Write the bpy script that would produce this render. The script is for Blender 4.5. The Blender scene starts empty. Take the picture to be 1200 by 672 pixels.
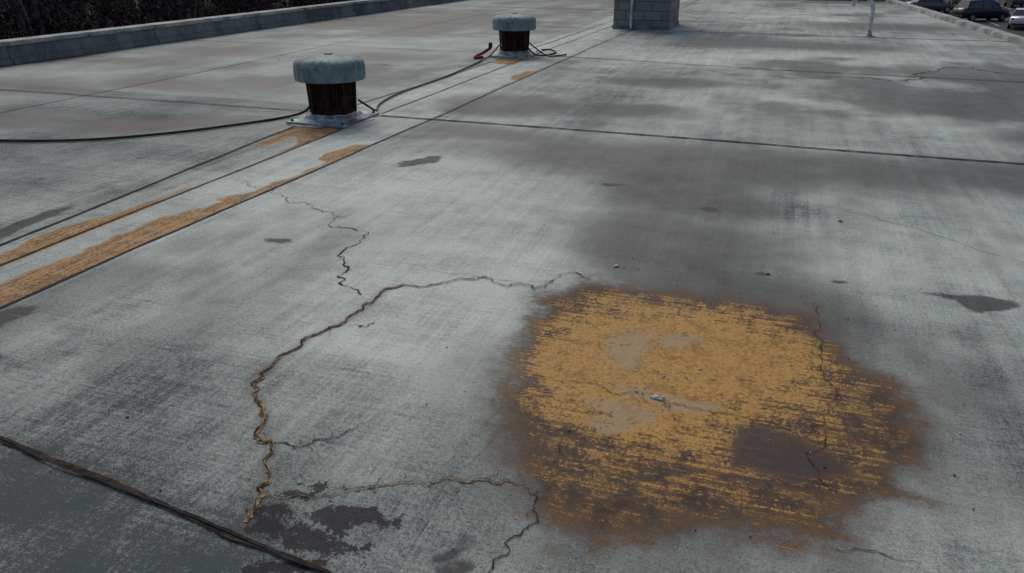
import bpy, bmesh, math, random
import numpy as np
from mathutils import Vector, Matrix
random.seed(7); RNG=np.random.default_rng(7)
scene=bpy.context.scene
COL=scene.collection

# ------------------------------------------------------------------ node helper
class NT:
    def __init__(s,name):
        s.mat=bpy.data.materials.new(name); s.mat.use_nodes=True
        s.t=s.mat.node_tree; s.n=s.t.nodes; s.l=s.t.links
        s.bsdf=s.n['Principled BSDF']
        s.co=s.n.new('ShaderNodeTexCoord').outputs['Object']
    def put(s,sock,v):
        if v is None: return
        if isinstance(v,bpy.types.NodeSocket): s.l.new(v,sock)
        elif isinstance(v,(tuple,list)) and sock.type=='RGBA': sock.default_value=tuple(v)+((1,) if len(v)==3 else ())
        else: sock.default_value=v
    def math(s,op,a,b=None,c=None,clamp=False):
        n=s.n.new('ShaderNodeMath'); n.operation=op; n.use_clamp=clamp
        s.put(n.inputs[0],a); s.put(n.inputs[1],b); s.put(n.inputs[2],c); return n.outputs[0]
    def add(s,a,b): return s.math('ADD',a,b)
    def mul(s,a,b): return s.math('MULTIPLY',a,b)
    def map(s,scale,loc=(0,0,0),rot=(0,0,0)):
        n=s.n.new('ShaderNodeMapping'); s.l.new(s.co,n.inputs[0])
        n.inputs['Location'].default_value=loc; n.inputs['Rotation'].default_value=rot; n.inputs['Scale'].default_value=scale
        return n.outputs[0]
    def noise(s,scale,detail=4,rough=.55,vec=None,dist=0):
        n=s.n.new('ShaderNodeTexNoise'); s.l.new(vec or s.co,n.inputs['Vector'])
        n.inputs['Scale'].default_value=scale; n.inputs['Detail'].default_value=detail
        n.inputs['Roughness'].default_value=rough; n.inputs['Distortion'].default_value=dist
        return n.outputs[0]
    def vor(s,scale,vec=None):
        n=s.n.new('ShaderNodeTexVoronoi'); s.l.new(vec or s.co,n.inputs['Vector']); n.inputs['Scale'].default_value=scale
        return n.outputs['Distance']
    def attr(s,name):
        n=s.n.new('ShaderNodeAttribute'); n.attribute_name=name; return n.outputs['Fac']
    def ss(s,v,a,b,lo=0,hi=1,smooth=True):
        n=s.n.new('ShaderNodeMapRange'); n.interpolation_type='SMOOTHSTEP' if smooth else 'LINEAR'; n.clamp=True
        s.put(n.inputs[0],v); n.inputs[1].default_value=a; n.inputs[2].default_value=b; n.inputs[3].default_value=lo; n.inputs[4].default_value=hi
        return n.outputs[0]
    def mix(s,f,a,b,mode='MIX'):
        n=s.n.new('ShaderNodeMix'); n.data_type='RGBA'; n.blend_type=mode
        s.put(n.inputs[0],f); s.put(n.inputs[6],a); s.put(n.inputs[7],b); return n.outputs[2]
    def cen(s,v,k): # (v-.5)*k
        return s.math('MULTIPLY_ADD',v,k,-.5*k)
    def out(s,col=None,rough=None,metal=None,bump=None,bstr=.3,bdist=.01,spec=None):
        s.put(s.bsdf.inputs['Base Color'],col); s.put(s.bsdf.inputs['Roughness'],rough); s.put(s.bsdf.inputs['Metallic'],metal)
        if spec is not None: s.put(s.bsdf.inputs['Specular IOR Level'],spec)
        if bump is not None:
            b=s.n.new('ShaderNodeBump'); b.inputs['Strength'].default_value=bstr; b.inputs['Distance'].default_value=bdist
            s.l.new(bump,b.inputs['Height']); s.l.new(b.outputs[0],s.bsdf.inputs['Normal'])
        return s.mat

def simple(name,c1,c2,scale=8,rough=.7,metal=0,bstr=.2,bdist=.005,lo=.35,hi=.65,detail=4,spec=.3):
    m=NT(name); n=m.noise(scale,detail,.6)
    return m.out(m.mix(m.ss(n,lo,hi),c1,c2),rough,metal,n,bstr,bdist,spec)

# ------------------------------------------------------------------ object helpers
def mesh_obj(name,verts,faces,mats=(),parent=None,smooth=False,midx=None):
    me=bpy.data.meshes.new(name); me.from_pydata([tuple(v) for v in verts],[],[tuple(f) for f in faces])
    for m in mats: me.materials.append(m)
    if midx is not None: me.polygons.foreach_set('material_index',midx)
    if smooth: me.polygons.foreach_set('use_smooth',[True]*len(me.polygons))
    me.update()
    o=bpy.data.objects.new(name,me); COL.objects.link(o)
    if parent: o.parent=parent
    return o
def empty(name,loc=(0,0,0),rz=0):
    e=bpy.data.objects.new(name,None); COL.objects.link(e); e.location=loc; e.rotation_euler=(0,0,rz); e.empty_display_size=.2; return e
def box(name,c,s,mat,parent=None,bevel=0,seg=2):
    bm=bmesh.new(); bmesh.ops.create_cube(bm,size=1)
    bmesh.ops.scale(bm,vec=s,verts=bm.verts); bmesh.ops.translate(bm,vec=c,verts=bm.verts)
    if bevel: bmesh.ops.bevel(bm,geom=bm.edges[:],offset=bevel,segments=seg,affect='EDGES',profile=.5)
    me=bpy.data.meshes.new(name); bm.to_mesh(me); bm.free(); me.materials.append(mat)
    o=bpy.data.objects.new(name,me); COL.objects.link(o)
    if parent: o.parent=parent
    return o
def lathe(name,prof,mat,parent=None,seg=48,mod=None,smooth=True):
    v=[];f=[]
    for i,(r,z) in enumerate(prof):
        for k in range(seg):
            a=2*math.pi*k/seg; rr=r; zz=z
            if mod: rr,zz=mod(r,z,k,i)
            v.append((rr*math.cos(a),rr*math.sin(a),zz))
    for i in range(len(prof)-1):
        for k in range(seg):
            k2=(k+1)%seg; f.append((i*seg+k,i*seg+k2,(i+1)*seg+k2,(i+1)*seg+k))
    return mesh_obj(name,v,f,[mat],parent,smooth)
def catmull(P,n=8):
    P=[Vector(p) for p in P]; Q=[P[0]*2-P[1]]+P+[P[-1]*2-P[-2]]; out=[]
    for i in range(1,len(Q)-2):
        for j in range(n):
            t=j/n; a,b,c,d=Q[i-1],Q[i],Q[i+1],Q[i+2]
            out.append(.5*((2*b)+(c-a)*t+(2*a-5*b+4*c-d)*t*t+(3*b-a-3*c+d)*t**3))
    out.append(P[-1]); return out
def tube(name,P,r,mat,parent=None,seg=10,n=8,closed_ends=True):
    P=catmull(P,n); v=[];f=[]; up=Vector((0,0,1))
    for i,p in enumerate(P):
        t=(P[min(i+1,len(P)-1)]-P[max(i-1,0)]).normalized()
        a=t.cross(up); a=a.normalized() if a.length>1e-3 else Vector((1,0,0)); b=a.cross(t).normalized()
        for k in range(seg):
            w=2*math.pi*k/seg; v.append(p+a*math.cos(w)*r+b*math.sin(w)*r)
    for i in range(len(P)-1):
        for k in range(seg):
            k2=(k+1)%seg; f.append((i*seg+k,i*seg+k2,(i+1)*seg+k2,(i+1)*seg+k))
    f.append(tuple(range(seg))); f.append(tuple((len(P)-1)*seg+k for k in range(seg)))
    return mesh_obj(name,v,f,[mat],parent,True)

# ------------------------------------------------------------------ numpy noise
def vnoise(x,y,seed):
    xi=np.floor(x).astype(np.int64); yi=np.floor(y).astype(np.int64); fx=x-xi; fy=y-yi
    fx=fx*fx*(3-2*fx); fy=fy*fy*(3-2*fy)
    def h(a,b):
        n=(a*374761393+b*668265263+seed*974711)&0xffffffff; n=((n^(n>>13))*1274126177)&0xffffffff
        return ((n^(n>>16))&0xffff)/65535.
    return (h(xi,yi)*(1-fx)+h(xi+1,yi)*fx)*(1-fy)+(h(xi,yi+1)*(1-fx)+h(xi+1,yi+1)*fx)*fy
def fbm(x,y,seed,o=5,g=.5):
    s=0;a=1;t=0
    for i in range(o): s=s+a*vnoise(x*2**i,y*2**i,seed+i*17); t+=a; a*=g
    return s/t
def polysd(X,Y,P):
    P=np.array(P)/100.; d=np.full(X.shape,1e9); ins=np.zeros(X.shape,bool); n=len(P)
    for i in range(n):
        x0,y0=P[i]; x1,y1=P[(i+1)%n]; ex,ey=x1-x0,y1-y0
        t=np.clip(((X-x0)*ex+(Y-y0)*ey)/(ex*ex+ey*ey),0,1)
        d=np.minimum(d,np.hypot(X-x0-t*ex,Y-y0-t*ey))
        c=((y0>Y)!=(y1>Y))&(X<(x1-x0)*(Y-y0)/(y1-y0+1e-12)+x0); ins^=c
    return np.where(ins,d,-d)
def linedist(X,Y,P):
    P=np.array(P)/100.; d=np.full(X.shape,1e9)
    for i in range(len(P)-1):
        x0,y0=P[i]; x1,y1=P[i+1]; ex,ey=x1-x0,y1-y0
        t=np.clip(((X-x0)*ex+(Y-y0)*ey)/(ex*ex+ey*ey),0,1); d=np.minimum(d,np.hypot(X-x0-t*ex,Y-y0-t*ey))
    return d
def ell(X,Y,cx,cy,rx,ry,ang=0):
    c,s=math.cos(math.radians(ang)),math.sin(math.radians(ang)); dx=X-cx; dy=Y-cy
    return 1-np.sqrt(((dx*c+dy*s)/rx)**2+((-dx*s+dy*c)/ry)**2)
def pts(s): return [tuple(int(q) for q in p.split(',')) for p in s.split()]

# surveyed plan coordinates on the roof (cm)
C1=pts('-403,505 -353,476 -322,459 -297,451 -283,448 -273,428 -255,423 -242,420 -236,402 -239,391 -238,382 -227,365 -220,357 -215,343 -205,336 -196,330')
C2=pts('-85,389 -98,395 -103,391 -106,375 -110,366 -124,369 -138,373 -151,367 -162,356 -171,348 -181,348 -187,340 -187,328 -186,313 -188,300 -192,287 -196,278 -195,265 -197,255 -197,243 -195,233 -190,226 -183,222 -175,214 -172,206 -163,200 -158,194 -157,187 -151,181 -151,175 -147,170 -145,163 -144,159')
C3=pts('-161,199 -155,200 -148,205 -140,210 -137,216 -135,222 -133,226')
C3b=pts('-149,203 -143,194')
C4=pts('-145,164 -145,173 -138,174 -129,177 -122,182 -113,188 -103,194 -92,200 -81,203 -72,206 -65,206 -59,202 -58,194 -58,183 -59,174 -62,167 -62,163 -64,150')
C5=pts('-60,202 -54,209 -58,228 -58,243 -51,243 -41,244')
C5b=pts('-84,280 -70,277 -55,279 -41,278 -30,277 -19,275 -2,274 8,274')
C6=pts('36,392 38,352 36,318 37,290 35,265 31,248 32,241 38,236')
C8=pts('-209,371 -178,374 -156,373 -125,373')
C9=pts('-192,290 -185,295 -176,296 -173,303'); C10=pts('-180,258 -153,257 -132,255 -116,256')
C12=pts('33,209 44,209 53,208 60,208')
C13=pts('41,577 104,540 152,493')
C14=pts('-230,1303 -168,1261 -100,1244 -59,1203 12,1193 105,1224 171,1221 203,1257 226,1335 288,1394 345,1338')
STAIN=pts('-104,310 -107,355 -90,387 -62,394 -34,397 -7,395 24,390 40,388 45,360 56,333 68,314 73,296 72,272 64,253 73,242 58,233 44,211 24,204 1,193 -18,183 -33,178 -50,183 -64,191 -75,202 -84,219 -91,241 -92,264 -97,286')
OCHRE=pts('-85,325 -65,363 -5,376 28,349 34,318 24,293 5,273 -1,256 -25,245 -47,240 -67,255 -86,285')
BROWN=pts('2,263 14,270 33,264 41,253 36,239 21,236 6,240')

# ------------------------------------------------------------------ roof deck with weathering fields
def edge_x(y): return 4.56+(18.25-y)*.08
xs=np.concatenate([np.arange(-11.9,-5,.09),np.arange(-5,2.5,.024),np.linspace(2.5,6.5,60)])
ys=np.concatenate([np.arange(-6,1.2,.4),np.arange(1.2,6.6,.02),np.arange(6.6,14,.05),np.linspace(14,31.5,140)])
GX,GY=np.meshgrid(xs,ys)
GX=np.where(GX>2.5,2.5+(GX-2.5)*(edge_x(GY)-2.5)/4.,GX)
ny,nx=GX.shape
X=GX.ravel(); Y=GY.ravel()
idx=np.arange(nx*ny).reshape(ny,nx)
F=np.stack([idx[:-1,:-1],idx[:-1,1:],idx[1:,1:],idx[1:,:-1]],-1).reshape(-1,4)
me=bpy.data.meshes.new('concrete_roof')
me.vertices.add(len(X)); me.vertices.foreach_set('co',np.stack([X,Y,X*0],1).astype(np.float32).ravel())
me.loops.add(F.size); me.loops.foreach_set('vertex_index',F.ravel().astype(np.int32))
me.polygons.add(len(F)); me.polygons.foreach_set('loop_start',np.arange(0,F.size,4,dtype=np.int32))
me.update(calc_edges=True); me.validate()
def setattr_(n,v):
    a=me.attributes.new(n,'FLOAT','POINT'); a.data.foreach_set('value',v.astype(np.float32))
# domain-warped position so outlines are never clean
w1=fbm(X*2.2,Y*2.2,3)-.5; w2=fbm(X*2.2+9,Y*2.2,4)-.5
wx=X+.26*w1+.09*(fbm(X*9,Y*9,5)-.5); wy=Y+.26*w2+.09*(fbm(X*9,Y*9,6)-.5)
hx=X+.9*(fbm(X*.8,Y*.8,61)-.5); hy=Y+.7*(fbm(X*.8+5,Y*.8,62)-.5)
setattr_('rust',np.clip(polysd(wx,wy,STAIN),-1,1))
setattr_('ochre',np.clip(polysd(wx,wy,OCHRE),-1,1))
setattr_('brown',np.clip(polysd(wx,wy,BROWN),-1,1))
bare=np.maximum.reduce([ell(wx,wy,-.48,3.19,.13,.24),ell(wx,wy,-.32,2.77,.2,.06),ell(wx,wy,-.45,2.62,.16,.08),ell(wx,wy,-.14,2.75,.12,.05),ell(wx,wy,-.26,3.3,.12,.1),ell(wx,wy,-.5,2.5,.1,.05)])
setattr_('bare',np.clip(bare,-1,1))
sp=[(1.15,4.24,.15,.12,0),(.99,4.27,.1,.035,-10),(-3.16,2.22,.07,.045,0),(-2.84,3.92,.09,.05,0),(-.28,5.37,.09,.05,0),(-1.11,5.84,.1,.055,0),(.53,4.30,.045,.04,0),
    (-2.84,5.96,.07,.2,-20),(-3.5,2.50,.10,.20,0),(-4.66,3.6,.09,.4,8),(.1,4.29,.03,.03,0),(-.74,1.68,.03,.05,0),(-.66,1.64,.03,.03,0),(-.70,1.60,.02,.03,0)]
spot=np.full(X.shape,-1.)
for a,b,c,d,e in sp: spot=np.maximum(spot,ell(wx+.02,wy,a,b,c,d,e)*min(c,d))
setattr_('spot',np.clip(spot,-1,1))
bl=np.full(X.shape,-1.)
for a,b,c,d in [(-1.25,1.58,.14,.07),(-1.13,1.70,.11,.055),(-1.33,1.72,.06,.04),(-1.28,1.44,.09,.08),(-1.2,1.66,.12,.05),(-1.16,1.5,.05,.06),(-1.24,1.79,.07,.03),(-1.05,1.66,.06,.05),(-1.40,1.60,.05,.05)]: bl=np.maximum(bl,ell(wx,wy,a,b,c,d)*min(c,d))
setattr_('blotch',np.clip(bl,-1,1))
# soft damp areas
dm=np.zeros(X.shape)
for a,b,c,d,e,s in [(-.45,4.55,1.0,.95,0,1.0),(-.1,4.1,.9,.7,0,1.),(.35,3.8,.65,.75,0,.85),(-.6,5.9,.85,1.0,0,1.),(-.5,6.75,2.9,1.0,0,1.),(2.4,6.95,2.6,.85,0,1.),(-2.6,7.15,1.3,.5,0,.8),(-6,6.6,1.4,.6,25,.85),(-8,6,1.8,.7,20,.8),
    (-.15,3.0,1.32,1.7,0,.9),(-3.5,2.4,.6,.6,0,.8),(-3.1,8.7,.9,.95,0,1.),(-1.6,8.9,1.2,.6,0,.9),(1.2,2.9,.6,1.4,0,.35),(3,8.7,1.5,1.,0,.9),(-7.8,8.8,1.5,.7,0,.8),(-9.5,8,1.7,.9,0,.7),(1.9,10.25,.85,.5,0,1.),(3.3,13.3,.9,.5,0,.95),
    (0,16.3,3.4,1.3,0,.85),(-8,17,1.8,2.8,0,.75),(2.3,21,2.8,1.8,0,.8),(-6.5,12.2,1.5,.9,0,.85),(-1.4,11,1.5,.6,0,.9),(-9.6,12,1.5,1.8,0,.75),(-3.2,2.9,.4,.9,0,.45),(-5.8,9.6,.7,.5,0,.75),(3.2,10.8,1.2,.5,0,.75)]:
    dm=np.maximum(dm,s*np.clip(ell(hx,hy,a,b,c,d,e)*1.5,0,1))
far=np.clip((Y-7.7)/2,0,1)
ff=fbm(X*.5+3,Y*.38,21,5,.55); dm=np.maximum(dm,far*np.clip((ff-.49)*6,0,1)*.9)
nf=fbm(X*1.1,Y*.55,31,5,.55); dm=np.maximum(dm,(1-far)*np.clip((nf-.56)*5,0,1)*.5)
mid=fbm(X*2.5,Y*2.5,71,6,.6); mid2=fbm(X*5+3,Y*5,77,5,.65)
setattr_('damp',dm+.6*(mid-.5))
# broad tone: weathering with a pale worn lane, plus painted vignette towards corners
tone=.43+.45*np.clip(ell(hx,hy,-2.2,4.7,1.9,3.0,25)*1.4,0,1)+.2*np.clip(ell(hx,hy,-1.4,3.2,1.0,1.3),0,1)+.26*np.clip(ell(hx,hy,1.4,4.9,1.7,1.2)*1.3,0,1)
tone+=.42*np.clip(ell(hx,hy,.2,9.4,2.2,1.5)*1.5,0,1)+.34*np.clip(ell(hx,hy,0,13.9,5,1.6)*1.5,0,1)+.22*np.clip(ell(hx,hy,-7,14,4,6)*1.5,0,1)+.24*np.clip(ell(hx,hy,1.5,24,4,4)*1.5,0,1)
tone-=.32*np.clip((2.3-Y)/.8,0,1)*np.clip((-X-.4)/1.0,0,1)+.30*np.clip((X-.9)/1.1,0,1)*np.clip((4.8-Y)/1.5,0,1)+.2*np.clip((-3.8-X)/1.5,0,1)*(Y<8)+.16*np.clip((2.1-Y)/.5,0,1)  # lens vignette painted into the concrete colour: darker corners and sides
tone+=.55*(fbm(X*1.8,Y*.45,41,5)-.5)+.5*(fbm(X*.6,Y*2.2,51,5)-.5)+.45*(mid-.5)+np.where(X>-5,.5*(mid2-.5),0)
lon2=vnoise(X*14,Y*.4,91)*.5+vnoise(X*31,Y*.9,92)*.5; tone+=np.where(X>-5,.28*(lon2-.5),0)
lane=(X>-4.5)&(X<-3.62+.01*Y); tone+=np.where(lane,.22,0)
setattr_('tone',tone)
# rust run-off along the seams beside the vents
xl=np.interp(Y,[.5,2.553,4.177,7.528,17.77],[-3.72,-3.642,-3.6,-3.492,-3.266])
def runp(yk,wk,sk,xo=None):
    W=np.interp(Y,yk,wk); S=np.interp(Y,yk,sk); d=(xl if xo is None else xo)-X
    return S*np.clip((W-d+.16*(w1)*2+.10*(mid2-.5))/.09,0,1)*np.clip((d-.004)/.012,0,1)*(W>.003)
rs=np.maximum.reduce([
    runp([1,2,3,3.6,4.2,4.9,5.6,5.70,5.76,6.36,6.42,9,9.1,9.4,9.5,10.5,10.6,11.4,11.5],[.44,.42,.37,.30,.24,.17,.12,.12,.19,.19,.0,.0,.08,.08,0,0,.28,.28,0],[1,1,1,.95,.9,.8,.7,.75,1.2,1.2,0,0,.6,.6,0,0,1.2,1.2,0]),
    runp([1,2.4,3.4,3.9,4.4,5.2,6.2,6.5,7.0,7.1],[.34,.34,.28,.22,.08,.08,.12,.4,.45,0],[1,1,.9,.85,.45,.45,.65,1,1,0],-4.13),
    runp([5.8,6.1,6.9,7.0],[0,.2,.4,.1],[0,.6,.8,0],-4.45),runp([11.9,12.1,12.7,12.8],[0,.5,.5,0],[0,.8,.9,0],-4.0)])
setattr_('run',rs)
cd=np.maximum(np.clip(1-linedist(X,Y,C2[10:])/.07,0,1),.5*np.clip(1-linedist(X,Y,C4[:10])/.05,0,1)); cd=np.maximum(cd,.5*np.clip(1-linedist(X,Y,C2[:11])/.06,0,1))
setattr_('crackdirt',cd)

m=NT('weathered_concrete')
lon=m.noise(1,3,.65,m.map((46,1.2,1))); tra=m.noise(1,3,.65,m.map((1.4,52,1),rot=(0,0,.03)))
grain=m.noise(52,4,.8); blot=m.noise(9,6,.75); fine=m.noise(150,1,.5)
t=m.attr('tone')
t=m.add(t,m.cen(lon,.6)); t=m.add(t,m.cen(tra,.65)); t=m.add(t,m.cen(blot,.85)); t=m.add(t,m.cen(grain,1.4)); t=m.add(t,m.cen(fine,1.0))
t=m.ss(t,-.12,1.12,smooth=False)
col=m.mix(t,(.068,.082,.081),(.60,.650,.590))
pore=m.mul(m.ss(m.vor(60),.06,.22,1,0),m.ss(blot,.46,.58)); col=m.mix(m.mul(pore,.6),col,(.035,.035,.034))
# damp
damp=m.add(m.attr('damp'),m.cen(blot,.6)); damp=m.add(damp,m.cen(tra,.4)); damp=m.add(damp,m.cen(lon,.4)); damp=m.ss(damp,0,.92)
col=m.mix(m.mul(damp,.88),col,m.mix(.45,(.066,.064,.060),m.mix(1,col,(.34,.33,.315),'MULTIPLY')))
sp_=m.ss(m.add(m.attr('spot'),m.cen(blot,.10)),-.018,.018); col=m.mix(m.mul(sp_,.82),col,(.040,.037,.040))
cdm=m.ss(m.add(m.attr('crackdirt'),m.cen(grain,.8)),.3,1.2); col=m.mix(m.mul(cdm,.5),col,(.17,.125,.085))
bm_=m.ss(m.add(m.add(m.attr('blotch'),-.012),m.add(m.cen(blot,.42),m.cen(grain,.12))),-.004,.006); col=m.mix(m.mul(bm_,.9),col,(.024,.020,.025))
# main stain
sn=m.add(m.cen(blot,.45),m.cen(tra,.12)); sn=m.add(sn,m.cen(grain,.26))
rm=m.ss(m.add(m.attr('rust'),sn),-.08,.12)
oo=m.add(m.math('MULTIPLY',m.math('MAXIMUM',m.attr('ochre'),-.20),2.0),m.cen(tra,1.9)); oo=m.add(oo,m.cen(blot,2.0)); oo=m.add(oo,m.cen(grain,2.0)); oo=m.add(oo,m.cen(fine,.7))
oo=m.add(oo,m.ss(m.attr('rust'),.0,.2,-.2,.18))
om=m.ss(oo,-.25,.30)
brn=m.mix(m.ss(blot,.35,.65),(.045,.026,.019),(.135,.066,.027))
och=m.mix(m.ss(m.add(grain,m.cen(blot,.9)),.32,.68),(.28,.142,.028),(.59,.335,.080))
st=m.mix(om,brn,och)
bb=m.ss(m.add(m.attr('bare'),m.add(m.cen(blot,1.8),m.cen(grain,1.6))),-.05,.35); st=m.mix(m.mul(bb,.65),st,(.36,.28,.17))
br=m.ss(m.add(m.attr('brown'),m.add(m.cen(blot,.42),m.add(m.cen(tra,.1),m.cen(grain,.16)))),-.01,.025); st=m.mix(m.mul(br,.88),st,(.048,.031,.030))
flk=m.ss(m.add(blot,m.cen(grain,.6)),.59,.64); st=m.mix(m.mul(flk,.6),st,(.055,.032,.022))
col=m.mix(m.mul(rm,.93),col,st)
# seam run-off
ra=m.attr('run'); rn=m.add(ra,m.add(m.cen(blot,1.4),m.cen(lon,.7))); rn=m.add(rn,m.cen(grain,.7)); rn=m.mul(m.ss(rn,.18,.55),m.ss(ra,.0,.3))
rc=m.mix(m.ss(m.add(m.mul(m.add(lon,blot),.5),m.cen(grain,.8)),.38,.58),(.11,.055,.027),(.46,.25,.078)); rc=m.mix(m.ss(blot,.54,.62,0,.5),rc,(.36,.29,.20)); col=m.mix(m.mul(rn,.9),col,rc)
rough=m.ss(m.attr('damp'),0,1,.85,.62)
bump=m.add(m.mul(grain,1.1),m.mul(fine,.5))
CONC=m.out(col,rough,0,bump,.75,.004,.22)
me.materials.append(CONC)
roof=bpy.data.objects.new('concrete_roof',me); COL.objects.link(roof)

# ------------------------------------------------------------------ joints and cracks (ribbons lying on the deck)
joint_mat=simple('joint_sealant',(.010,.010,.010),(.035,.032,.03),30,.8,spec=.15)
joint_brown=simple('joint_weathered',(.014,.009,.008),(.06,.038,.028),25,.85,spec=.15)
crack_dark=simple('crack_dark',(.016,.014,.013),(.075,.066,.058),40,.95,spec=.1)
crack_rust=simple('crack_rust_fill',(.11,.065,.037),(.40,.27,.14),45,.85,bstr=.6,bdist=.004,spec=.2)
hair_dark=simple('hairline_grey',(.09,.09,.088),(.20,.20,.195),9,.9)
hair_pale=simple('scuff_pale',(.30,.32,.30),(.44,.46,.42),9,.9)
def fract(P,jit,step=.012):
    P=[np.array(p,float) for p in P]
    while True:
        Q=[P[0]];big=False
        for a,b in zip(P[:-1],P[1:]):
            d=b-a; L=np.hypot(*d)
            if L>step:
                big=True; nrm=np.array([-d[1],d[0]])/max(L,1e-6); tt=random.uniform(.35,.65)
                Q.append(a+d*tt+nrm*max(-1.8*jit,min(1.8*jit,random.gauss(0,jit)))*L)
            Q.append(b)
        P=Q
        if not big or len(P)>6000: return P
class Rib:
    def __init__(s): s.v=[];s.f=[];s.m=[]
    def add(s,P,w,z,mi,taper=(1,1),var=.5,rag=.25):
        n=len(P); base=len(s.v); a=random.random()*50; L=0; prev=P[0]
        for i,p in enumerate(P):
            q=P[min(i+1,n-1)]-P[max(i-1,0)]; l=np.hypot(*q) or 1; nr=np.array([-q[1],q[0]])/l
            L+=np.hypot(*(p-prev)); prev=p
            k=1+var*(2*float(vnoise(np.array(L*16+a),np.array(a),1))-1)
            u=i/(n-1); tp=(taper[0]+(taper[1]-taper[0])*u)
            wl=w*.5*k*tp*(1+random.uniform(-rag,rag)); wr=w*.5*k*tp*(1+random.uniform(-rag,rag))
            s.v+=[(p[0]+nr[0]*wl,p[1]+nr[1]*wl,z),(p[0]-nr[0]*wr,p[1]-nr[1]*wr,z)]
            if i: b=base+2*i; s.f.append((b-2,b-1,b+1,b)); s.m.append(mi)
    def make(s,name,mats): 
        return mesh_obj(name,s.v,s.f,mats,None,False,s.m)
def M(P): return [np.array(p)/100. for p in P]
J=Rib()
def joint(P,w,mi=0,jit=.004,z=.004,var=.25): J.add(fract([np.array(p,float) for p in P],jit,.05),w,z,mi,(1,1),var,.12)
joint([(-3.72,.5),(-3.642,2.553),(-3.6,4.177),(-3.492,7.528),(-3.266,17.77),(-3.0,31)],.022)
joint([(-4.17,.5),(-4.164,2.99),(-4.164,4.41),(-4.16,6.9)],.017); joint([(-4.15,7.76),(-4.12,9),(-3.87,19.3),(-3.6,31)],.02)
joint([(-4.40,1),(-4.467,3.247),(-4.531,4.379),(-4.70,6.89)],.028); joint([(-4.7,7.8),(-4.498,10.99),(-4.3,16),(-4.1,24)],.022)
joint([(-11.5,7.58),(-5.2,7.61),(-4.9,7.62)],.022,z=.008); joint([(-4.1,7.65),(-3.5,7.65),(-.385,7.605),(2.1,7.535),(5.3,7.47)],.034,z=.008)
joint([(-11.2,13.3),(-4.9,13.3)],.022,z=.008); joint([(-3.9,13.25),(-3.06,13.2),(-.13,12.73),(3.27,12.58),(4.9,12.5)],.03,z=.008)
joint([(-11,18.6),(-3.9,18.4)],.02,z=.008); joint([(-2.4,18.28),(-1.7,18.28),(4.4,18.25)],.05,z=.008)
joint([(-11,24.5),(4,24.2)],.05,z=.008)
T3=[(-5,2.02),(-2.61,1.685),(-1.718,1.566),(-1.085,1.478),(.5,1.26),(3,.9)]
joint(T3,.020,1,.01,.008,.4); joint(T3,.010,0,.012,.012,.5)
joint([(-11,2.4),(-5,2.02)],.02,1,.01,.008)
joint([(-8.3,-5),(-8.2,10),(-7.9,30)],.016)
J.make('expansion_joints',[joint_mat,joint_brown])
K=Rib()
def crack(P,w,mi,jit=.19,z=.004,taper=(1,1),var=.7,step=.02,rag=.55):
    Q=fract(M(P),jit,step); K.add(Q,w,z,mi,taper,var,rag); return Q
def twigs(Q,n,w,mi=0,lmin=.04,lmax=.14):
    for _ in range(n):
        i=random.randrange(5,len(Q)-5); d=Q[i+4]-Q[i-4]; a=math.atan2(d[1],d[0])+random.choice([-1,1])*random.uniform(.4,1.1); L=random.uniform(lmin,lmax)
        e=Q[i]+np.array([math.cos(a),math.sin(a)])*L
        K.add(fract([Q[i],e],.2,.02),w,.004,mi,(1,.1),.4,.4)
def strand(Q,w,amp,taper=(1,1)): # secondary fissure that wanders across the main one
    ph=random.random()*9; a=float(amp)
    K.add([p+a*np.array([math.sin(i*.37+ph)+random.uniform(-.6,.6),math.cos(i*.29+ph)*.6]) for i,p in enumerate(Q)],w,.008,0,taper,.97,.8)
q=crack(C1,.007,0,.2,taper=(.3,1.1)); twigs(q,10,.0028)
q=crack(C2[10:],.016,1,.16,.004,(.7,1.1),.65); strand(q,.0035,.005); strand(q,.0024,.006); twigs(q,10,.0024)
q=crack(C2[:11],.0055,1,.17,.004,(.5,1)); strand(q,.0045,.001); twigs(q,10,.0028)
K.add([p+np.array([.004,-.022])+np.array([0,random.uniform(-.004,.004)]) for p in q[len(q)//5:len(q)//2]],.003,.004,0,(.4,.6),.9,.6)
q=crack(C3,.0055,0,.2,taper=(1,.4)); twigs(q,5,.0022,lmax=.08)
crack(C3b,.0025,0,.2,taper=(1,.2))
q=crack(C4[:11],.005,1,.14,taper=(.7,1)); strand(q,.0016,.001); twigs(q,5,.002)
q=crack(C4[10:],.0038,0,.18); twigs(q,5,.002)
q=crack(C5b,.0042,0,.17,taper=(.6,.7)); twigs(q,5,.002)
q=crack(C6,.004,0,.12,taper=(.6,.8)); twigs(q,3,.002)
crack(C5,.003,0,.15,taper=(1,.4)); crack(C12,.0035,0,.15,taper=(.5,1))
crack(C8,.0036,0,.1,taper=(.3,.9)); crack(C9,.004,0,.18,taper=(.3,1)); crack(C10,.003,2,.1,taper=(.9,.2)); crack(C13,.004,2,.06)
crack(C14,.024,0,.14,step=.06,taper=(.5,1))
crack([(-850,1150),(-700,1090),(-560,1130)],.015,2,.12,step=.06)
for i in range(120):
    x=random.uniform(-4,2.2); y=random.uniform(1.4,7) if i%3 else random.uniform(1.3,3.5); pale=random.random()<.35
    L=random.uniform(.1,.35) if pale else random.uniform(.15,1.1); a=random.gauss(0,.09)+(0 if random.random()<.75 else math.pi/2)
    if pale and -1.2<x<.9 and y<4: continue
    e=np.array([x+L*math.cos(a),y+L*math.sin(a)]); K.add(fract([np.array([x,y]),e],.02,.03),random.uniform(.001,.0022)*(1+y*.12),.004,3 if pale else 2,(random.random()*.7,random.random()*.7),.8,.3)
K.make('roof_cracks',[crack_dark,crack_rust,hair_dark,hair_pale])

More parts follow.
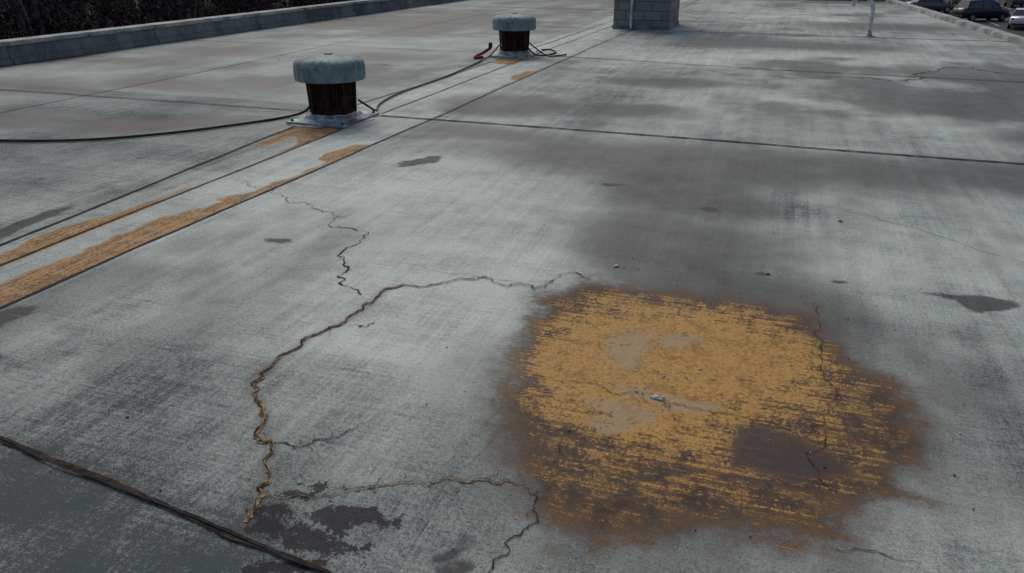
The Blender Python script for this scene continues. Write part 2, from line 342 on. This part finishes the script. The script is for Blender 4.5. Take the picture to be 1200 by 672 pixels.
# debris ---------------------------------------------------------------
deb_l=simple('debris_pale',(.35,.35,.33),(.62,.61,.57),30,.8); deb_d=simple('debris_dark',(.03,.025,.02),(.09,.06,.04),30,.8)
dv=[];dfc=[];dmi=[]
def chip(x,y,r,mi,fl=.45):
    b=len(dv); n=7; zz=.003
    rr=[r*random.uniform(.5,1.3) for _ in range(n)]; a0=random.random()*6
    for k in range(n): a=a0+2*math.pi*k/n; dv.append((x+rr[k]*math.cos(a),y+rr[k]*math.sin(a)*.7,zz))
    for k in range(n): a=a0+2*math.pi*k/n; dv.append((x+rr[k]*.6*math.cos(a),y+rr[k]*.45*math.sin(a),zz+r*fl*random.uniform(.6,1)))
    dv.append((x,y,zz+r*fl))
    for k in range(n):
        k2=(k+1)%n; dfc.append((b+k,b+k2,b+n+k2,b+n+k)); dfc.append((b+n+k,b+n+k2,b+2*n)); dmi.extend([mi,mi])
for x,y,r,mi in [(-.30,2.77,.022,0),(-.28,2.755,.014,0),(-.32,2.765,.012,0),(-.27,2.78,.009,0),(-.744,4.126,.022,0),(-.70,4.13,.012,0),(-.62,4.14,.008,0),(-1.78,2.96,.011,1),(-.155,3.066,.010,0),(-2.26,1.955,.009,1),(.774,2.588,.008,1),(-1.816,1.63,.008,1),(.1,4.287,.014,1),(.54,5.41,.016,1),(-.386,2.79,.009,0)]: chip(x,y,r,mi)
for i in range(420):
    x=random.uniform(-4.5,2.5); y=1.3+random.random()**1.4*6; chip(x,y,random.uniform(.0015,.0045)*(1+.1*y),0 if random.random()<.55 else 1)
for i in range(160): a=random.random()*6.28; r=abs(random.gauss(0,.4)); chip(-.3+r*math.cos(a),2.95+r*math.sin(a),random.uniform(.0015,.005),0 if random.random()<.6 else 1)
mesh_obj('roof_grit_debris',dv,dfc,[deb_l,deb_d],None,False,dmi)

# ------------------------------------------------------------------ building walls, parapets, coping
wall_m=simple('render_wall',(.16,.155,.145),(.26,.25,.235),3,.85)
par_m=NT('parapet_concrete'); n1=par_m.noise(2,6,.65,par_m.map((1,1,.35))); n2=par_m.noise(30,3,.6)
PAR=par_m.out(par_m.mix(par_m.ss(par_m.add(n1,par_m.cen(n2,.4)),.3,.7),(.10,.108,.108),(.27,.285,.275)),.85,0,n2,.5,.01,.2)
cop_m=NT('coping_concrete'); n1=cop_m.noise(2.2,6,.65); n2=cop_m.noise(40,3,.6)
COP=cop_m.out(cop_m.mix(cop_m.ss(cop_m.add(n1,cop_m.cen(n2,.4)),.3,.68),(.17,.18,.175),(.46,.485,.455)),.8,0,n2,.5,.008,.2)
e0,e1=edge_x(-6),edge_x(31.5)
b=[(-12.2,-6.3),(e0+.02,-6.3),(e1+.02,31.9),(-11.6,31.9)]
v=[(x,y,-4) for x,y in b]+[(x,y,-.03) for x,y in b]
mesh_obj('building_walls',v,[(0,1,5,4),(1,2,6,5),(2,3,7,6),(3,0,4,7),(4,5,6,7)],[wall_m])
def strip_box(name,p0,p1,w,z0,z1,mat,parent,bev=.015,seglen=None,gap=.012):
    p0=Vector(p0);p1=Vector(p1);d=p1-p0;L=d.length;a=math.atan2(d.y,d.x);n=max(1,int(round(L/seglen))) if seglen else 1
    bm=bmesh.new()
    for i in range(n):
        g=bmesh.ops.create_cube(bm,size=1)['verts']; l=L/n-(gap if n>1 else 0)
        bmesh.ops.scale(bm,vec=(l,w,z1-z0),verts=g)
        c=p0+d*((i+.5)/n); off=random.uniform(-.003,.003) if n>1 else 0
        bmesh.ops.transform(bm,matrix=Matrix.Translation((c.x,c.y,(z0+z1)/2+off))@Matrix.Rotation(a,4,'Z'),verts=g)
    bmesh.ops.bevel(bm,geom=bm.edges[:],offset=bev,segments=2,affect='EDGES')
    me=bpy.data.meshes.new(name); bm.to_mesh(me); bm.free(); me.materials.append(mat); o=bpy.data.objects.new(name,me); COL.objects.link(o); o.parent=parent; return o
pw=empty('parapet_wall')
strip_box('wall_core',(-12.18,-6.1),(-11.06,31.2),.26,-.06,.29,PAR,pw,.01,3.1,.006)
strip_box('coping_stones',(-12.18,-6.1),(-11.06,31.2),.36,.292,.36,COP,pw,.012,1.55)
strip_box('base_upstand',(-12.02,-6.1),(-10.90,31.2),.05,-.01,.10,PAR,pw,.02,3.1,.006)
pe=empty('roof_edge_coping')
strip_box('coping_stones',(e0-.1,-6.2),(e1-.1,31.3),.26,-.02,.10,COP,pe,.015,2.4)
strip_box('gravel_stop',(e0+.06,-6.2),(e1+.06,31.3),.05,-.25,.07,simple('galv_edge',(.2,.2,.2),(.4,.4,.4),6,.4,.7),pe,.005)
pf=empty('end_parapet_wall')
strip_box('wall_core',(-10.9,31.6),(3.4,31.6),.22,-.06,.16,PAR,pf,.01,3,.006); strip_box('coping_stones',(-10.9,31.6),(3.4,31.6),.3,.162,.22,COP,pf,.012,1.5)

# ------------------------------------------------------------------ roof ventilators
gm=NT('galvanised_cowl'); a1=gm.noise(5,4,.6); a2=gm.noise(60,3,.6); a3=gm.noise(1,4,.6,gm.map((16,16,2)))
GALV=gm.out(gm.mix(gm.ss(gm.add(a1,gm.add(gm.cen(a2,.4),gm.cen(a3,.6))),.2,.8),(.115,.16,.168),(.30,.375,.375)),.65,.1,a2,.2,.004,.3)
bmn=NT('base_flashing'); a1=bmn.noise(9,5,.7); a2=bmn.noise(4,5,.65)
BASEM=bmn.out(bmn.mix(bmn.ss(a2,.52,.62),bmn.mix(bmn.ss(a1,.35,.65),(.16,.22,.235),(.46,.52,.51)),(.18,.11,.065)),.6,.1,a1,.3,.01,.3)
rmn=NT('rusted_drum'); a1=rmn.noise(8,5,.7); a2=rmn.noise(1,4,.6,rmn.map((20,20,3)))
RUST=rmn.out(rmn.mix(rmn.ss(rmn.add(a1,rmn.cen(a2,.6)),.38,.72),(.018,.008,.008),(.070,.021,.015)),.85,0,a1,.4,.01,.2)
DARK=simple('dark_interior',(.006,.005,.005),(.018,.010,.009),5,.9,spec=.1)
SEAL=simple('white_sealant',(.27,.29,.28),(.55,.57,.54),14,.7,spec=.2)
def vent(loc,rz,px,py):
    e=empty('roof_ventilator',loc,rz)
    box('base_plate',(0,0,.018),(px,py,.022),BASEM,e,.006)
    w0,w1=.28,.25; v=[];f=[]
    for w,z in ((w0+.03,.031),(w0,.038),(w1+.01,.060),(w1,.072),(w1-.06,.074)):
        n=32
        for k in range(n):
            a=2*math.pi*k/n+math.pi/4; c,s=math.cos(a),math.sin(a); r=w/(max(abs(math.cos(a)),abs(math.sin(a)))**.45); v.append((r*c,r*s,z))
    for i in range(4):
        for k in range(32): k2=(k+1)%32; f.append((i*32+k,i*32+k2,i*32+32+k2,i*32+32+k))
    mesh_obj('curb_flashing',v,f,[BASEM],e,False)
    lathe('sealant_bead',[(.235,.068),(.252,.074),(.252,.084),(.23,.092)],SEAL,e,32,lambda r,z,k,i:(r*(1+.02*math.sin(k*1.7)),z+.004*math.sin(k*2.3)))
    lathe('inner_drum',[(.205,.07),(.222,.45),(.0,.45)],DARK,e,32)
    for i,(z0,z1,r) in enumerate([(.082,.13,.238),(.25,.268,.242),(.40,.455,.256)]):
        lathe('drum_ring_%d'%i,[(r-.03,z0),(r,z0),(r+.004,(z0+z1)/2),(r,z1),(r-.03,z1),(r-.03,z0)],RUST,e,40,None,False)
    v=[];f=[]
    def slat(a,w,r0,r1,t,z0,z1):
        b=len(v); ca,sa=math.cos(a),math.sin(a)
        for z,rr in ((z0,r0),(z1,r1)):
            for dr,dt in ((-t,-w),(t,-w),(t,w),(-t,w)): v.append(((rr+dr)*ca-dt*sa,(rr+dr)*sa+dt*ca,z))
        f.extend([(b,b+1,b+5,b+4),(b+1,b+2,b+6,b+5),(b+2,b+3,b+7,b+6),(b+3,b,b+4,b+7)])
    for k in range(8): slat(2*math.pi*k/8+.3,.026,.236,.254,.014,.085,.45)
    for k in range(40):
        if k%5: slat(2*math.pi*k/40+.3,.012,.216,.236,.004,.09,.45)
    mesh_obj('drum_louvres',v,f,[RUST],e)
    seg=192; dz=.035
    prof=[(.20,.437),(.33,.425),(.352,.405),(.366,.398),(.374,.408),(.368,.424),(.362,.43),(.362,.515),(.364,.53),(.370,.541),(.366,.556),(.358,.575),(.340,.596),(.312,.611),(.26,.624),(.19,.635),(.11,.645),(.05,.649),(.0,.650)]
    def mod(r,z,k,i):
        ph=k%8; rib=(1 if ph in(0,1) else .3 if ph in(7,2) else 0)
        if i>=12 and r>.08: z+=.006*rib*min(1,r/.25)
        if 6<=i<=8: r+=.010*rib
        if i in(10,11): r+=.003*rib; z+=.002*rib
        dent=.003*math.sin(k*.11+1)*math.sin(i*1.3); return r+(dent if r>.1 else 0),z+dent*.5+dz
    lathe('cowl_cap',prof,GALV,e,seg,mod)
    lathe('cap_finial',[(.05,.650+dz),(.048,.660+dz),(.02,.664+dz),(0,.665+dz)],GALV,e,20)
    for k in range(6):
        a=2*math.pi*k/6+.2; lathe('cap_bolt_%d'%k,[(.010,0),(.010,.006),(0,.009)],SEAL,e,8).location=(.348*math.cos(a),.348*math.sin(a),.582+dz)
    for sx in(-1,1):
        for sy in(-1,1):
            o=lathe('anchor_bolt',[(.018,.029),(.018,.034),(.010,.035),(.010,.05),(0,.051)],RUST,e,8); o.location=(sx*(px/2-.05),sy*(py/2-.05),0)
    n=26; v=[(0,0,.006)]
    for k in range(n):
        a=2*math.pi*k/n; r=.5/(max(abs(math.cos(a)),abs(math.sin(a)))); q=random.uniform(.0,.09); v.append((r*math.cos(a)*px+q*math.cos(a),r*math.sin(a)*py+q*math.sin(a),.006))
    mesh_obj('sealant_patch',v,[(0,1+k,1+(k+1)%n) for k in range(n)],[SEAL],e)
    return e
vent((-4.50,7.33,0),math.radians(0),.70,.78)
vent((-4.37,13.15,0),math.radians(3),.74,.80)
CAB=simple('black_cable',(.012,.012,.013),(.03,.03,.03),20,.5)
def cz(P,rad=.014): return [(x,y,rad+.004) for x,y in P]
c=empty('power_cable')
tube('cable_run',cz([(-9.2,5.0),(-8,5.12),(-6.976,5.356),(-6.23,5.64),(-5.66,6.15),(-5.25,6.75),(-5.02,7.2)])+[(-4.9,7.38,.05),(-4.80,7.40,.14),(-4.72,7.38,.2)],.014,CAB,c)
tube('cable_link',[(-4.25,7.45,.2),(-4.22,7.62,.10),(-4.25,7.82,.025)]+cz([(-4.42,8.25),(-4.52,9.0),(-4.50,10.4),(-4.57,11.6),(-4.62,12.2)])+[(-4.62,12.6,.05),(-4.58,12.95,.18)],.012,CAB,c)
tube('cable_tail',[(-4.13,13.1,.16),(-3.95,13.0,.05)]+cz([(-3.85,13.2),(-3.75,13.6),(-3.95,14.0),(-4.1,13.9)]),.014,CAB,c)
tube('cable_tail_2',[(-4.15,13.3,.2),(-3.92,13.35,.03)]+cz([(-3.8,13.25),(-3.7,13.1),(-3.6,13.2),(-3.5,13.4)]),.012,CAB,c)
RED=simple('red_rubber',(.16,.010,.010),(.28,.025,.022),12,.6)
c=empty('red_hose')
tube('hose_loop',[(-4.72,12.9,.14),(-4.82,12.75,.06),(-4.88,12.6,.03),(-4.82,12.45,.03),(-4.70,12.5,.03)],.026,RED,c)
lathe('hose_coupling',[(0,0),(.035,0),(.035,.07),(.02,.09),(0,.09)],CAB,c,14).location=(-4.72,12.9,.14)

# ------------------------------------------------------------------ block chimney
ch=NT('chimney_block'); br_=ch.n.new('ShaderNodeTexBrick')
sx=ch.n.new('ShaderNodeSeparateXYZ'); ch.l.new(ch.co,sx.inputs[0]); cx=ch.n.new('ShaderNodeCombineXYZ')
ch.l.new(ch.add(sx.outputs[0],sx.outputs[1]),cx.inputs[0]); ch.l.new(sx.outputs[2],cx.inputs[1]); ch.l.new(cx.outputs[0],br_.inputs['Vector'])
br_.inputs['Scale'].default_value=1; br_.inputs['Brick Width'].default_value=.40; br_.inputs['Row Height'].default_value=.20; br_.inputs['Mortar Size'].default_value=.012; br_.inputs['Mortar Smooth'].default_value=.2
br_.inputs['Color1'].default_value=(.15,.155,.155,1); br_.inputs['Color2'].default_value=(.24,.245,.24,1); br_.inputs['Mortar'].default_value=(.07,.07,.068,1)
n1=ch.noise(4,6,.65); n2=ch.noise(35,3,.6)
cc=ch.mix(ch.ss(n1,.35,.7),br_.outputs['Color'],(.10,.10,.10)); cc=ch.mix(ch.ss(n2,.3,.75),cc,(.30,.30,.29))
cc=ch.mix(.6,cc,br_.outputs['Color'])
CH=ch.out(cc,.85,0,ch.add(ch.mul(n2,.3),ch.math('MULTIPLY',br_.outputs['Fac'],-1)),.6,.012)
e=empty('block_chimney',(-3.10,19.35,0))
box('shaft',(0,0,1.2),(1.28,1.7,2.42),CH,e,.012)
box('base_flashing',(0,0,.04),(1.32,1.74,.09),PAR,e,.015)
box('crown_slab',(0,0,2.47),(1.46,1.88,.12),COP,e,.02)
for yy in(-.4,.4): lathe('flue_pot',[(.14,2.53),(.13,2.85),(.15,2.86),(.15,2.9),(.10,2.9),(.10,2.6)],PAR,e,20).location=(0,yy,0)
WP=simple('white_pipe_paint',(.42,.43,.42),(.72,.73,.71),12,.45)
tube('conduit',[(-.22,-.885,.02),(-.22,-.885,.8),(-.22,-.885,1.6),(-.22,-.885,2.3)],.028,WP,e)
for zz in(.5,1.3,2.1): box('conduit_clip',(-.22,-.876,zz),(.10,.045,.03),GALV,e,.005)
e=empty('vent_pipe',(1.74,18.55,0))
tube('pipe',[(0,0,.0),(0,0,.25),(0,0,.48),(-.02,0,.60),(-.08,0,.71),(-.18,0,.78),(-.30,0,.78),(-.38,0,.71),(-.40,0,.60)],.042,WP,e,16)
lathe('pipe_flashing',[(.15,.004),(.14,.012),(.07,.02),(.052,.10),(.045,.10)],BASEM,e,24)
lathe('pipe_collar',[(.043,.38),(.051,.38),(.051,.43),(.043,.43)],WP,e,20)

# ------------------------------------------------------------------ surroundings
gr=NT('ground_leaf_litter'); n1=gr.noise(.15,6,.65); n2=gr.noise(3,5,.7)
GR=gr.out(gr.mix(gr.ss(gr.add(n1,gr.cen(n2,.6)),.35,.65),(.028,.022,.022),(.075,.058,.053)),.95,0,n2,.6,.1,.1)
s=900; mesh_obj('ground',[(-s,-s,-4),(s,-s,-4),(s,s,-4),(-s,s,-4)],[(0,1,2,3)],[GR])
asp=NT('asphalt'); n1=asp.noise(.3,6,.6); n2=asp.noise(30,3,.6)
ASP=asp.out(asp.mix(asp.ss(asp.add(n1,asp.cen(n2,.4)),.3,.7),(.030,.032,.034),(.065,.067,.068)),.8,0,n2,.4,.01,.2)
mesh_obj('parking_lot',[(6.5,20,-3.99),(70,20,-3.99),(70,140,-3.99),(6.5,140,-3.99)],[(0,1,2,3)],[ASP])
PT=simple('road_paint',(.35,.35,.34),(.62,.62,.6),6,.7)
v=[];f=[]
for row in (74,96,120):
    for i in range(22):
        x=8+i*2.8; b=len(v); v+=[(x,row,-3.985),(x+.12,row,-3.985),(x+.12,row+5,-3.985),(x,row+5,-3.985)]; f.append((b,b+1,b+2,b+3))
mesh_obj('parking_lines',v,f,[PT])
strip_box('kerb_stones',(6.4,20),(6.4,140),.2,-4,-3.87,COP,empty('kerb'),.02,6)

TYRE=simple('tyre_rubber',(.012,.012,.012),(.025,.025,.025),20,.85); GLASS=NT('car_glass').out((.02,.025,.03),.08,0,spec=.8); RIM=NT('wheel_rim').out((.35,.36,.37),.35,.8)
LAMP=NT('headlamp').out((.6,.6,.58),.15); TAIL=NT('tail_lamp').out((.3,.01,.01),.25); PLAS=NT('dark_trim').out((.02,.02,.021),.6)
def paint(c,nm):
    q=NT(nm); n=q.noise(6,2); cd=tuple(k*.8 for k in c); k=q.out(q.mix(n,c,cd),.32,.2); q.bsdf.inputs['Coat Weight'].default_value=.5; return k
PA={k:paint(c,'car_paint_'+k) for k,c in dict(black=(.012,.013,.015),grey=(.10,.105,.11),white=(.62,.63,.63),silver=(.33,.34,.35),blue=(.02,.04,.09)).items()}
def car(loc,rz,pk,tall=0):
    e=empty('parked_car',loc,rz); P=PA[pk]
    S=[(-2.22,.60,.45,.72),(-2.16,.78,.34,.86),(-1.9,.86,.28,.95),(-1.4,.90,.26,.98),(-.6,.91,.24,.97),(.3,.91,.24,.95),(1.0,.90,.24,.93),(1.5,.88,.25,.86),(1.95,.84,.28,.76),(2.18,.74,.36,.66),(2.26,.56,.45,.58)]
    v=[];f=[]
    for x,w,z0,z1 in S:
        if tall: z1+=.12 
        h_=z1-z0; v+=[(x,-w*.86,z0),(x,-w,z0+h_*.25),(x,-w*1.0,z0+h_*.7),(x,-w*.93,z1),(x,0,z1+.03),(x,w*.93,z1),(x,w,z0+h_*.7),(x,w,z0+h_*.25),(x,w*.86,z0)]
    n=9
    for i in range(len(S)-1):
        for k in range(n): k2=(k+1)%n; f.append((i*n+k,(i+1)*n+k,(i+1)*n+k2,i*n+k2))
    f.append(tuple(range(n))); f.append(tuple((len(S)-1)*n+k for k in reversed(range(n))))
    mesh_obj('body',v,f,[P],e,True)
    rf=1.46+.28*tall; bt=.95+.12*tall
    back=-1.95 if tall else -1.6
    bx=[back,-.55,.35,1.2]; tx=[back+.25+.3*(1-tall),-.55,.15,.42]
    v=[];f=[];mi=[]
    for i in range(4):
        inset=.03 if i in(0,3) else 0
        v+=[(bx[i],-.83,bt),(tx[i],-.66+inset,rf-(.05 if i in(0,3) else 0)),(tx[i],.66-inset,rf-(.05 if i in(0,3) else 0)),(bx[i],.83,bt)]
    for i in range(3):
        a=4*i; f+=[(a,a+4,a+5,a+1),(a+3,a+2,a+6,a+7)]; mi+=[0,0]; f.append((a+1,a+5,a+6,a+2)); mi.append(1)
    f+=[(0,1,2,3),(12,15,14,13)]; mi+=[0,0]
    mesh_obj('greenhouse',v,f,[GLASS,P],e,False,mi)
    v=[];f=[]
    def bar(p,q,w=.035):
        p=Vector(p);q=Vector(q);b=len(v)
        for c_ in(p,q):
            for dx,dz in((-w,-.012),(w,-.012),(w,.02),(-w,.02)): v.append((c_.x+dx,c_.y+(dz if c_.y>0 else -dz),c_.z+.005))
        f.extend([(b,b+1,b+5,b+4),(b+1,b+2,b+6,b+5),(b+2,b+3,b+7,b+6),(b+3,b,b+4,b+7)])
    for sy in(-1,1):
        for i in range(4): bar((bx[i],sy*.83,bt),(tx[i],sy*(.66-(.03 if i in(0,3) else 0)),rf-(.05 if i in(0,3) else 0)))
    mesh_obj('pillars',v,f,[P],e)
    for sx in(-1.36,1.38):
        for sy in(-1,1):
            o=lathe('wheel',[(.0,.10),(.17,.10),(.20,.115),(.30,.115),(.33,.08),(.33,-.08),(.30,-.11),(0,-.11)],TYRE,e,24); o.rotation_euler=(math.radians(-90*sy),0,0); o.location=(sx,sy*.80,.33)
            o=lathe('rim',[(0,.13),(.06,.128),(.12,.118),(.19,.122),(.2,.11)],RIM,e,10,None,False); o.rotation_euler=(math.radians(-90*sy),0,0); o.location=(sx,sy*.80,.33)
    for sy in(-1,1):
        box('headlamp',(2.14,sy*.60,.66+.1*tall),(.16,.26,.11),LAMP,e,.02); box('tail_lamp',(-2.15,sy*.66,.78+.1*tall),(.10,.22,.14),TAIL,e,.02); box('mirror',(.85,sy*.98,1.0+.1*tall),(.10,.18,.12),P,e,.03)
    box('front_bumper',(2.2,0,.42),(.14,1.3,.14),PLAS,e,.03); box('rear_bumper',(-2.17,0,.42),(.14,1.4,.14),PLAS,e,.03)
for x,y,a,pk,t in [(16.0,79,25,'black',1),(17.7,72.5,75,'white',0),(20.7,77,80,'black',1),(22.9,82,95,'silver',0),(12.2,99,90,'silver',0),(14.9,99.5,92,'white',1),(17.7,99,88,'grey',0),(20.4,99.3,90,'white',0),(23.2,99,91,'blue',1),(26,99,90,'silver',0),(9.6,100,90,'black',0),(13.2,88,15,'grey',0)]:
    car((x,y,-3.99),math.radians(a),pk,t)

# bare winter woodland beyond the left parapet
BARK=simple('bark',(.028,.022,.023),(.095,.075,.070),4,.95,spec=.1)
def gen_tree(seed,H):
    R=random.Random(seed); segs=[]
    def grow(p,d,L,r,lv):
        n=3 if lv<2 else 2
        for i in range(n):
            q=p+d*(L/n); r2=r*(.82 if lv else .86); segs.append((p,q,r,r2)); p=q; r=r2
            d=(d+Vector((R.gauss(0,.13),R.gauss(0,.13),R.gauss(.03,.06)))).normalized()
            if lv<4 and (lv>0 or i>0):
                for _ in range(R.choice([1,2,2]) if lv<3 else R.choice([1,2])):
                    a=R.random()*6.28; k=Vector((math.cos(a),math.sin(a),R.uniform(.1,.9))); grow(p,(d*.75+k*.75).normalized(),L*R.uniform(.45,.68),r*.55,lv+1)
    grow(Vector((0,0,-.2)),Vector((R.gauss(0,.05),R.gauss(0,.05),1)).normalized(),H*.62,H*.016,0)
    V=[];Fc=[]
    for p,q,r0,r1 in segs:
        d=(q-p).normalized(); a=d.cross(Vector((.3,1,.1))).normalized(); b=a.cross(d); k=len(V)
        for c_,rr in((p,max(r0,.012)),(q,max(r1,.010))):
            for j in range(3): w=2.094*j; V.append(c_+a*math.cos(w)*rr+b*math.sin(w)*rr)
        for j in range(3): j2=(j+1)%3; Fc.append((k+j,k+j2,k+3+j2,k+3+j))
    return np.array([tuple(x) for x in V]),np.array(Fc)
def scatter(name,variants,places,mat):
    V=[];Fs=[];o=0
    for (x,y,s,a,k) in places:
        v,f=variants[k]; c,s_=math.cos(a),math.sin(a); w=np.stack([(v[:,0]*c-v[:,1]*s_)*s+x,(v[:,0]*s_+v[:,1]*c)*s+y,v[:,2]*s-4],1)
        V.append(w);Fs.append(f+o);o+=len(v)
    V=np.concatenate(V);Fs=np.concatenate(Fs); k=Fs.shape[1]
    me=bpy.data.meshes.new(name); me.vertices.add(len(V)); me.vertices.foreach_set('co',V.astype(np.float32).ravel()); me.loops.add(Fs.size); me.loops.foreach_set('vertex_index',Fs.ravel().astype(np.int32)); me.polygons.add(len(Fs)); me.polygons.foreach_set('loop_start',np.arange(0,Fs.size,k,dtype=np.int32)); me.update(calc_edges=True); me.materials.append(mat)
    ob=bpy.data.objects.new(name,me); COL.objects.link(ob); return ob
TV=[gen_tree(100+i,random.uniform(8,12)) for i in range(5)]
pl=[(random.uniform(-85,-26),random.uniform(8,125),random.uniform(.7,1.25),random.random()*6.28,random.randrange(5)) for _ in range(130)]
scatter('bare_woodland',TV,pl,BARK)
def gen_bush(seed):
    R=random.Random(seed);V=[];Fc=[]
    for _ in range(70):
        a=R.random()*6.28; p=Vector((R.gauss(0,.3),R.gauss(0,.3),0)); d=Vector((math.cos(a)*.5,math.sin(a)*.5,1)).normalized(); L=R.uniform(.5,1.3)
        for i in range(3):
            q=p+d*(L/3*1.3); s=d.cross(Vector((0,0,1))).normalized()*.02; k=len(V); V+=[p-s,p+s,q+s*.7,q-s*.7]; Fc.append((k,k+1,k+2,k+3)); p=q; d=(d+Vector((R.gauss(0,.3),R.gauss(0,.3),-.15))).normalized()
            for _ in range(2):
                c=p+Vector((R.gauss(0,.2),R.gauss(0,.2),R.gauss(0,.2))); u=Vector((R.gauss(0,1),R.gauss(0,1),R.gauss(0,1))).normalized()*.07; w=u.cross(Vector((R.gauss(0,1),R.gauss(0,1),1))).normalized()*.05; k=len(V); V+=[c-u,c-w,c+u,c+w]; Fc.append((k,k+1,k+2,k+3))
    return np.array([tuple(x) for x in V]),np.array(Fc)
BV=[gen_bush(i) for i in range(4)]
BUSH=simple('dead_undergrowth',(.018,.014,.016),(.060,.045,.042),.6,.95,spec=.05)
pl=[(random.uniform(-80,-20),random.uniform(10,120),random.uniform(.9,2.0),random.random()*6.28,random.randrange(4)) for _ in range(380)]
scatter('undergrowth',BV,pl,BUSH)
pl=[(random.uniform(-60,90),random.uniform(150,190),random.uniform(.9,1.4),random.random()*6.28,random.randrange(5)) for _ in range(90)]
scatter('distant_tree_line',TV,pl,BARK)

# ------------------------------------------------------------------ light
w=bpy.data.worlds.new('World'); scene.world=w; w.use_nodes=True; nt=w.node_tree
sky=nt.nodes.new('ShaderNodeTexSky'); sky.sky_type='NISHITA'; sky.sun_disc=False; sky.sun_elevation=math.radians(48); sky.sun_rotation=math.radians(-35); sky.air_density=1.0; sky.dust_density=4; sky.ozone_density=1.5
bg=nt.nodes['Background']; nt.links.new(sky.outputs[0],bg.inputs[0]); bg.inputs[1].default_value=.098
sl=bpy.data.lights.new('overcast_sun','SUN'); sl.energy=.75; sl.angle=math.radians(30); sl.color=(1,.96,.88)
so=bpy.data.objects.new('overcast_sun',sl); COL.objects.link(so)
d=Vector((math.sin(math.radians(-35))*math.cos(math.radians(48)),math.cos(math.radians(-35))*math.cos(math.radians(48)),math.sin(math.radians(48))))
so.rotation_euler=d.to_track_quat('Z','Y').to_euler()
cam=bpy.data.cameras.new('camera'); cam.lens=27; cam.sensor_width=36; cam.clip_end=2000; cam.clip_start=.05
co=bpy.data.objects.new('camera',cam); COL.objects.link(co); co.location=(0,0,1.7); co.rotation_euler=(math.radians(90-23.749),0,math.radians(18.55)); scene.camera=co
scene.view_settings.view_transform='Standard'; scene.view_settings.look='None'; scene.view_settings.exposure=0
